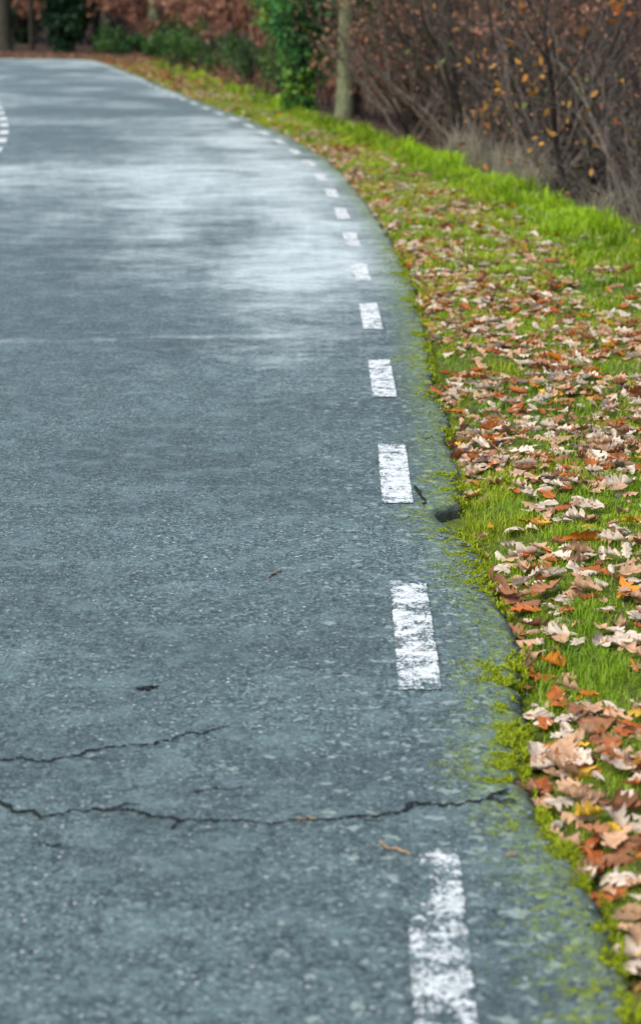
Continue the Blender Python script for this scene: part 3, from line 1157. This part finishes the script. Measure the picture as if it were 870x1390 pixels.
DARK = [(.006, .024, .012), (.010, .040, .016), (.016, .06, .02), (.03, .075, .02)]
ivy_tree(28, 108, 'dark evergreen mass behind the leftmost dark trunk', H=9, r0=.2, seed=13, bulge=[(0, 2.2, 1.5, 1.8, 3600), (.8, 3.6, 1.6, 1.6, 3000), (-.9, 5, 2.2, 2.0, 3600)], n_shell=1500, lsz=.16, col=DARK)
ivy_tree(158, 112, 'dark evergreen mass far behind the leaning dark trunk', H=9, r0=.2, seed=14, bulge=[(0, 2.4, 1.4, 1.8, 3600), (.8, 4, 1.8, 1.9, 3600)], n_shell=1500, lsz=.16, col=DARK)


# --- bare trees
def bare_tree(px, D, label, r0, seed, H=9, lean=(0, 0), mat=None, leaves=900, cols=RUST, group=None, crook=.02):
    loc = at_px(px, D)
    t = thing('bare_tree', label, 'tree', loc, group)
    pl = Plant(seed)
    r = pl.r
    pts = [np.array([0, 0, -.25])]
    for i in range(14):
        pts.append(pts[-1] + np.array([lean[0] * H / 14 + r.gauss(0, crook), lean[1] * H / 14 + r.gauss(0, crook), H / 14]))
    rad = np.linspace(r0, r0 * .4, 15)
    rad[0] *= 1.35
    rad[1] *= 1.08
    pl.add(pts, rad, 10)
    for i in range(5, 15):
        for k in range(2 + (i > 8)):
            a = r.uniform(0, 6.28)
            pl.branch(pts[i], (math.cos(a), math.sin(a), .6), r.uniform(1.2, 2.4) * H / 9, r0 * .28, 2, (2, 4))
    pl.mesh('trunk', mat or M_BARK, t)
    tips = np.array(pl.tips)
    sel = np.random.default_rng(seed).integers(0, len(tips), leaves)
    leaf_quads(tips[sel], .11, cols, seed, 'crown', M_DRYLEAF, t, 1, .12, .6)
    return t


bare_tree(466, 33.0, 'straight grey green bare trunk right of the ivy clad tree', .13, 21, 10, (.022, .0))
bare_tree(480, 36.5, 'thin dark trunk just behind the straight grey green trunk', .07, 22, 9, (.03, .0), M_DARKBARK)
bare_tree(208, 80, 'grey trunk rising from green undergrowth near the far bend', .21, 23, 11, (.0, .0))
bare_tree(133, 90, 'dark trunk leaning beside the dark green ivy clad tree', .17, 24, 11, (-.03, .0), M_DARKBARK)
bare_tree(8, 92, 'thick dark trunk leftmost behind the far bend', .30, 25, 11, (.0, .0), M_DARKBARK)
bare_tree(44, 94, 'dark slim trunk left of the dark green ivy clad tree', .12, 26, 10, (-.02, .0), M_DARKBARK)

# slimmer trees deeper in the wood, alike
slim = bare_tree(600, 46, 'slender bare tree deep in the brown thicket', .055, 31, 8, (.01, .02), M_DARKBARK, 500, group='slender trees in the thicket', crook=.085)
slim2 = bare_tree(690, 40, 'slender bare tree deep in the brown thicket', .032, 32, 8, (-.03, .01), M_DARKBARK, 500, group='slender trees in the thicket', crook=.085)
rt = random.Random(77)
for (px, D) in ((578, 30.5), (622, 27.6), (706, 24.4), (790, 22.4), (545, 39), (575, 44), (612, 36), (655, 47), (668, 33), (705, 38), (722, 30), (752, 35), (805, 31), (845, 34), (555, 52), (640, 58), (740, 50), (780, 44), (830, 56), (860, 39), (520, 62), (700, 66), (250, 92), (290, 84), (340, 70), (440, 68), (170, 100), (20, 104), (-60, 92), (-140, 90), (950, 42), (1010, 50), (395, 58)):
    dup(rt.choice((slim, slim2)), at_px(px, D), rt.uniform(0, 6.28), rt.uniform(.85, 1.3))


# --- withered oak shrubs (brown leaves still on)
def rust_shrub(px, D, label, H, seed, leaves=700, lsz=.10, cols=RUST, stems=4, mat=None, group=None, name='withered_oak_shrub', spread=.7):
    t = thing(name, label, 'shrub', at_px(px, D), group)
    pl = Plant(seed)
    r = pl.r
    for k in range(stems):
        a = r.uniform(0, 6.28)
        pl.branch((r.gauss(0, .05), r.gauss(0, .05), -.05), (math.cos(a) * spread, math.sin(a) * spread, 1.0), H * r.uniform(.7, 1.05), .013 * H, 3, (3, 4), .10, .22, .55)
    pl.mesh('stem', mat or M_DARKTWIG, t)
    if leaves:
        tips = np.array(pl.tips)
        sel = np.random.default_rng(seed).integers(0, len(tips), leaves)
        leaf_quads(tips[sel], lsz, cols, seed + 3, 'foliage', M_DRYLEAF, t, 1, .07, .5)
    return t


RS = 'withered oak shrubs beside the bend'
ra = rust_shrub(345, 44, 'young oak with bent dark stem and rust leaves left of the ivy clad tree', 2.3, 41, 1500, .12)
rb = rust_shrub(300, 62, 'broad withered oak shrub with rust brown leaves', 2.6, 42, 1900, .14, group=RS)
rc = rust_shrub(250, 72, 'broad withered oak shrub with rust brown leaves', 3.0, 43, 1900, .16, group=RS)
for (px, D, s_c) in ((180, 86, 1.2), (280, 76, 1.0), (225, 90, 1.3), (330, 58, 1.0), (385, 50, .9), (310, 88, 1.4), (372, 64, 1.2), (420, 48, .8), (155, 96, 1.4), (10, 98, 1.2), (65, 102, 1.3), (30, 108, 1.4), (120, 106, 1.4),
                     (440, 56, 1.0), (190, 104, 1.5), (260, 104, 1.5), (-50, 100, 1.3), (-120, 96, 1.3)):
    dup(rt.choice((rb, rc)), at_px(px, D), rt.uniform(0, 6.28), s_c * rt.uniform(.9, 1.1))
for (x_, y_) in ((-10.5, 14), (-12, 20), (-11.5, 26), (-13.5, 32), (-15, 38), (-17, 45), (-20, 52), (-23, 58), (-15, 24), (-19, 34), (-25, 48), (-30, 60), (-12.5, 8)):
    dup(rt.choice((rb, rc)), (x_, y_, float(ground_z(np.array([x_]), np.array([float(y_)]))[0]) - .05), rt.uniform(0, 6.28), rt.uniform(.8, 1.3), 'withered oak shrub on the bank inside the bend, left of the road')
rust_shrub(507, 33.5, 'low rusty oak sapling right of the straight grey green trunk', 1.3, 44, 420, .10)

# --- green undergrowth
def green_bush(px, D, label, H, W, seed, n=2600, lsz=.06, col=GREEN, group=None):
    t = thing('green_bush', label, 'bush', at_px(px, D), group)
    pl = Plant(seed)
    r = pl.r
    for k in range(9):
        a = r.uniform(0, 6.28)
        pl.branch((r.gauss(0, W * .25), r.gauss(0, W * .25), -.05), (math.cos(a) * .7 * W / H, math.sin(a) * .7 * W / H, 1), H * r.uniform(.6, 1), .012, 2, (3, 4))
    pl.mesh('stem', M_DARKTWIG, t)
    tips = np.array(pl.tips)
    sel = np.random.default_rng(seed).integers(0, len(tips), n)
    leaf_quads(tips[sel], lsz, col, seed + 5, 'foliage', M_FOLIAGE, t, 1, .08, .2)
    return t


green_bush(185, 80, 'low bright green bush at the foot of the far grey trunk', .9, 1.6, 51, 2600, .11, [(.012, .05, .014), (.02, .075, .018), (.035, .10, .02), (.05, .12, .02)])
green_bush(290, 58, 'dark green bush under the withered oaks at the crest', .95, 1.5, 52, 2400, .08)
green_bush(335, 49, 'green bush around the bent dark oak stem', .8, 1.2, 53, 1800, .07)
green_bush(375, 39, 'low dark green bush touching the ivy clad tree', .8, .8, 54, 1500, .06)
green_bush(510, 37, 'green bush with light leaves behind the straight grey green trunk', 1.7, 1.0, 55, 1500, .07, [(.015, .05, .018), (.03, .08, .025), (.05, .11, .03)])
green_bush(440, 39, 'dark green bush between the ivy clad tree and the grey trunk', 1.3, .8, 56, 1700, .06)
green_bush(240, 70, 'wide dark green bush beside the far grey trunk', .9, 1.4, 57, 2000, .10)
green_bush(150, 86, 'small green bush beside the dark ivy clad tree', .8, 1.0, 58, 1400, .11)

# --- bare thicket
TG = 'bare shrubs of the brown thicket'
tl = 'bare grey brown shrub with a few withered leaves in the thicket'
THIN = [(.16, .09, .07), (.28, .14, .10), (.38, .18, .11), (.44, .24, .14)]
th = [rust_shrub(560, 30, tl, 2.4, 61, 620, .042, THIN, 9, M_TWIG, TG, 'bare_shrub', .8), rust_shrub(640, 26, tl, 2.6, 62, 480, .042, THIN, 9, M_MIDTWIG, TG, 'bare_shrub', .7),
      rust_shrub(740, 23, tl, 2.3, 63, 300, .042, THIN, 10, M_TWIG, TG, 'bare_shrub', 1.0), rust_shrub(800, 28, tl, 2.8, 64, 900, .07, RUST, 8, M_MIDTWIG, TG, 'bare_shrub', .6)]
spots = []
rt = random.Random(5)
for D, cnt in ((20, 2), (23, 4), (26, 6), (30, 8), (35, 12), (41, 13), (48, 13), (57, 13)):
    for k in range(cnt):
        DD = D + rt.uniform(-1.6, 1.6)
        lo = np.interp(DD, [16, 20, 24, 28, 33, 60], [960, 860, 690, 610, 560, 480])
        px = lo + (960 - lo) * (k + rt.random()) / cnt
        spots.append((px, DD))
for (px, D) in spots:
    s_c = rt.uniform(.75, 1.2) * (1 if D > 25 else .85)
    dup(rt.choice(th if D < 29 else th[2:] + [th[3]] * 2), at_px(px, D), rt.uniform(0, 6.28), (s_c, s_c, s_c * rt.uniform(.9, 1.15)))

# dark upright saplings that stand out in front of the thicket
for q, (px, D, lab, sd) in enumerate(((735, 21.6, 'dark sapling with crooked stem, left of the two boldest in the thicket', 71), (782, 19.9, 'dark forked sapling behind the dry grass, nearest the right border', 72),
                                      (683, 23.6, 'thin dark sapling behind the pale dry grass tuft', 73))):
    rust_shrub(px, D, lab, 2.6, sd, 60, .09, [(.4, .13, .03), (.5, .22, .04)], 1, M_DARKTWIG, None, 'bare_sapling', .1)
# arching bramble stems at the right border
def bramble(px, D, label, seed, n=14):
    t = thing('bramble', label, 'bramble', at_px(px, D))
    pl = Plant(seed)
    r = pl.r
    for k in range(n):
        a = r.uniform(2.2, 4.2)
        pl.branch((r.gauss(0, .3), r.gauss(0, .3), 0), (math.cos(a) * .7, math.sin(a) * .7, 1.0), r.uniform(1.2, 2.1), .0045, 1, (3, 6), -.10, .2, .45)
    pl.mesh('stem', M_TWIG, t)
    tips = np.array(pl.tips)
    sel = np.random.default_rng(seed).integers(0, len(tips), 70)
    leaf_quads(tips[sel], .06, [(.25, .09, .03), (.4, .2, .04), (.12, .16, .03)], seed, 'foliage', M_DRYLEAF, t, 1, .03)
    return t


bramble(880, 17.6, 'tangle of arching pale bramble stems at the right border', 81, 16)
bramble(838, 19.5, 'arching grey bramble behind the grass crest', 82, 8)


# --- dry grass tufts along the crest
def dry_tuft(loc, label, seed, n=170, H=.42, group=None):
    r = np.random.default_rng(seed)
    k = 6
    az = r.random(n) * 6.28
    out = .25 + .9 * r.random(n)
    h = H * (.5 + .7 * r.random(n))
    b0 = r.normal(0, .07, (n, 2))
    V = np.empty((n, k, 2, 3))
    for j in range(k):
        f = j / (k - 1)
        rad = out * h * f ** 1.6
        z = h * (f - .35 * out * f ** 2.4)
        cx, cy = b0[:, 0] + np.cos(az) * rad, b0[:, 1] + np.sin(az) * rad
        w = .0028 * (1 - .8 * f)
        V[:, j, 0] = np.stack([cx - np.sin(az) * w, cy + np.cos(az) * w, z], 1)
        V[:, j, 1] = np.stack([cx + np.sin(az) * w, cy - np.cos(az) * w, z], 1)
    i = (np.arange(n) * k * 2)[:, None] + 2 * np.arange(k - 1)[None, :]
    q = np.stack([i, i + 1, i + 3, i + 2], -1).reshape(-1, 4)
    c = np.array([.34, .31, .22]) * (.5 + .8 * r.random(n))[:, None]
    o = mesh_np('dry_grass_tuft', V.reshape(-1, 3), [q], M_STRAW, cols=np.repeat(c, 2 * k, 0))
    o.location = loc
    return tag(o, label, 'dry grass', group)


DG = 'dry grass tufts along the crest'
dl = 'straw coloured dry grass tuft behind the green crest of the verge'
tp = [dry_tuft((0, 0, 0), dl, 91, group=DG), dry_tuft((0, 0, 0), dl, 92, 130, .34, DG)]
rt = random.Random(8)
first = [0, 0]
for (px, D) in ((648, 23.2), (656, 22.8), (668, 22.4), (700, 21.6), (722, 20.6), (738, 20.0), (752, 19.6), (850, 16.9), (868, 16.2), (640, 24.5), (745, 20.4), (905, 15.4)):
    j = rt.randint(0, 1)
    o = tp[j] if not first[j] else link(tp[j].copy())
    first[j] = 1
    s0_, o0_ = to_so(*[np.array([v]) for v in at_px(px, D)[:2]])
    off = float(edge_off(s0_)[0] + verge_w(None, D) + rt.uniform(.1, .7))
    x_, y_ = at_s(float(s0_[0]), off)
    o.location = (float(x_), float(y_), float(ground_z(np.array([x_]), np.array([y_]))[0]) - .02)
    o.rotation_euler = (0, 0, rt.uniform(0, 6.28))
    o.scale = (rt.uniform(.8, 1.3),) * 3


# ------------------------------------------------------------------ small bits on the asphalt
def stick(p0, p1, r0, label, seed):
    r = random.Random(seed)
    a, b_ = ground(*p0), ground(*p1)
    c = (a + b_) / 2
    n = 7
    pts = []
    for i in range(n):
        f = i / (n - 1)
        q = a + (b_ - a) * f - c
        pts.append((q[0] + r.gauss(0, .002), q[1] + r.gauss(0, .004), r0 + r.uniform(0, .003)))
    v, qd = tube(pts, [r0 * (1.3 if i in (0, 3) else .8) * r.uniform(.8, 1.2) for i in range(n)], 6)
    caps = [np.arange(6)[::-1][None, :], (np.arange(6) + 6 * (n - 1))[None, :]]
    o = mesh_np('twig', v, [qd] + caps, M_WOODBIT)
    o.location = (c[0], c[1], float(road_z(c[:1], c[1:])[0]) + .001)
    return tag(o, label, 'twig')


stick((514, 1150), (559, 1164), .0038, 'short pale broken twig lying on the asphalt by the nearest dash', 1)
stick((362, 785), (382, 776), .003, 'small brown twig lying in the middle of the lane', 2)
stick((405, 1114), (431, 1116), .003, 'reddish twig caught in the long crack', 3)

# ------------------------------------------------------------------ light, sky, camera
w = bpy.data.worlds.new('World')
sc.world = w
w.use_nodes = True
nt = w.node_tree
bg = nt.nodes['Background']
sky = nt.nodes.new('ShaderNodeTexSky')
sky.sky_type = 'NISHITA'
sky.sun_disc = False
SUN_EL, SUN_AZ = R(52), R(-135)     # azimuth from +Y towards +X: behind the camera, to the left
sky.sun_elevation = SUN_EL
sky.sun_rotation = SUN_AZ
sky.air_density = 1.0
sky.dust_density = 3.0
sky.ozone_density = 1.0
nt.links.new(sky.outputs[0], bg.inputs[0])
bg.inputs[1].default_value = .10
sun = bpy.data.lights.new('sun', 'SUN')
sun.energy = 1.5
sun.angle = R(40)
sun.color = (1, .97, .86)
so = bpy.data.objects.new('sun', sun)
link(so)
sd = Vector((math.sin(SUN_AZ) * math.cos(SUN_EL), math.cos(SUN_AZ) * math.cos(SUN_EL), math.sin(SUN_EL)))
so.rotation_euler = sd.to_track_quat('Z', 'Y').to_euler()
so.location = sd * 50

cam = bpy.data.cameras.new('camera')
co_ = bpy.data.objects.new('camera', cam)
link(co_)
co_.location = (0, 0, CAM_H)
co_.rotation_euler = (math.pi / 2 - TH, 0, 0)
cam.sensor_fit = 'HORIZONTAL'
cam.sensor_width = 24
cam.lens = 24 * F_PX / W_PX
cam.clip_start, cam.clip_end = .05, 1500
cam.dof.use_dof = True
cam.dof.focus_distance = 6.7
cam.dof.aperture_fstop = 4.0
cam.dof.aperture_blades = 8
sc.camera = co_

vs = sc.view_settings
vs.view_transform = 'Standard'
vs.look = 'None'
vs.gamma = 1
vs.exposure = 1.12
sc.cycles.max_bounces = 6
sc.cycles.diffuse_bounces = 3
sc.cycles.glossy_bounces = 2
sc.cycles.transmission_bounces = 3
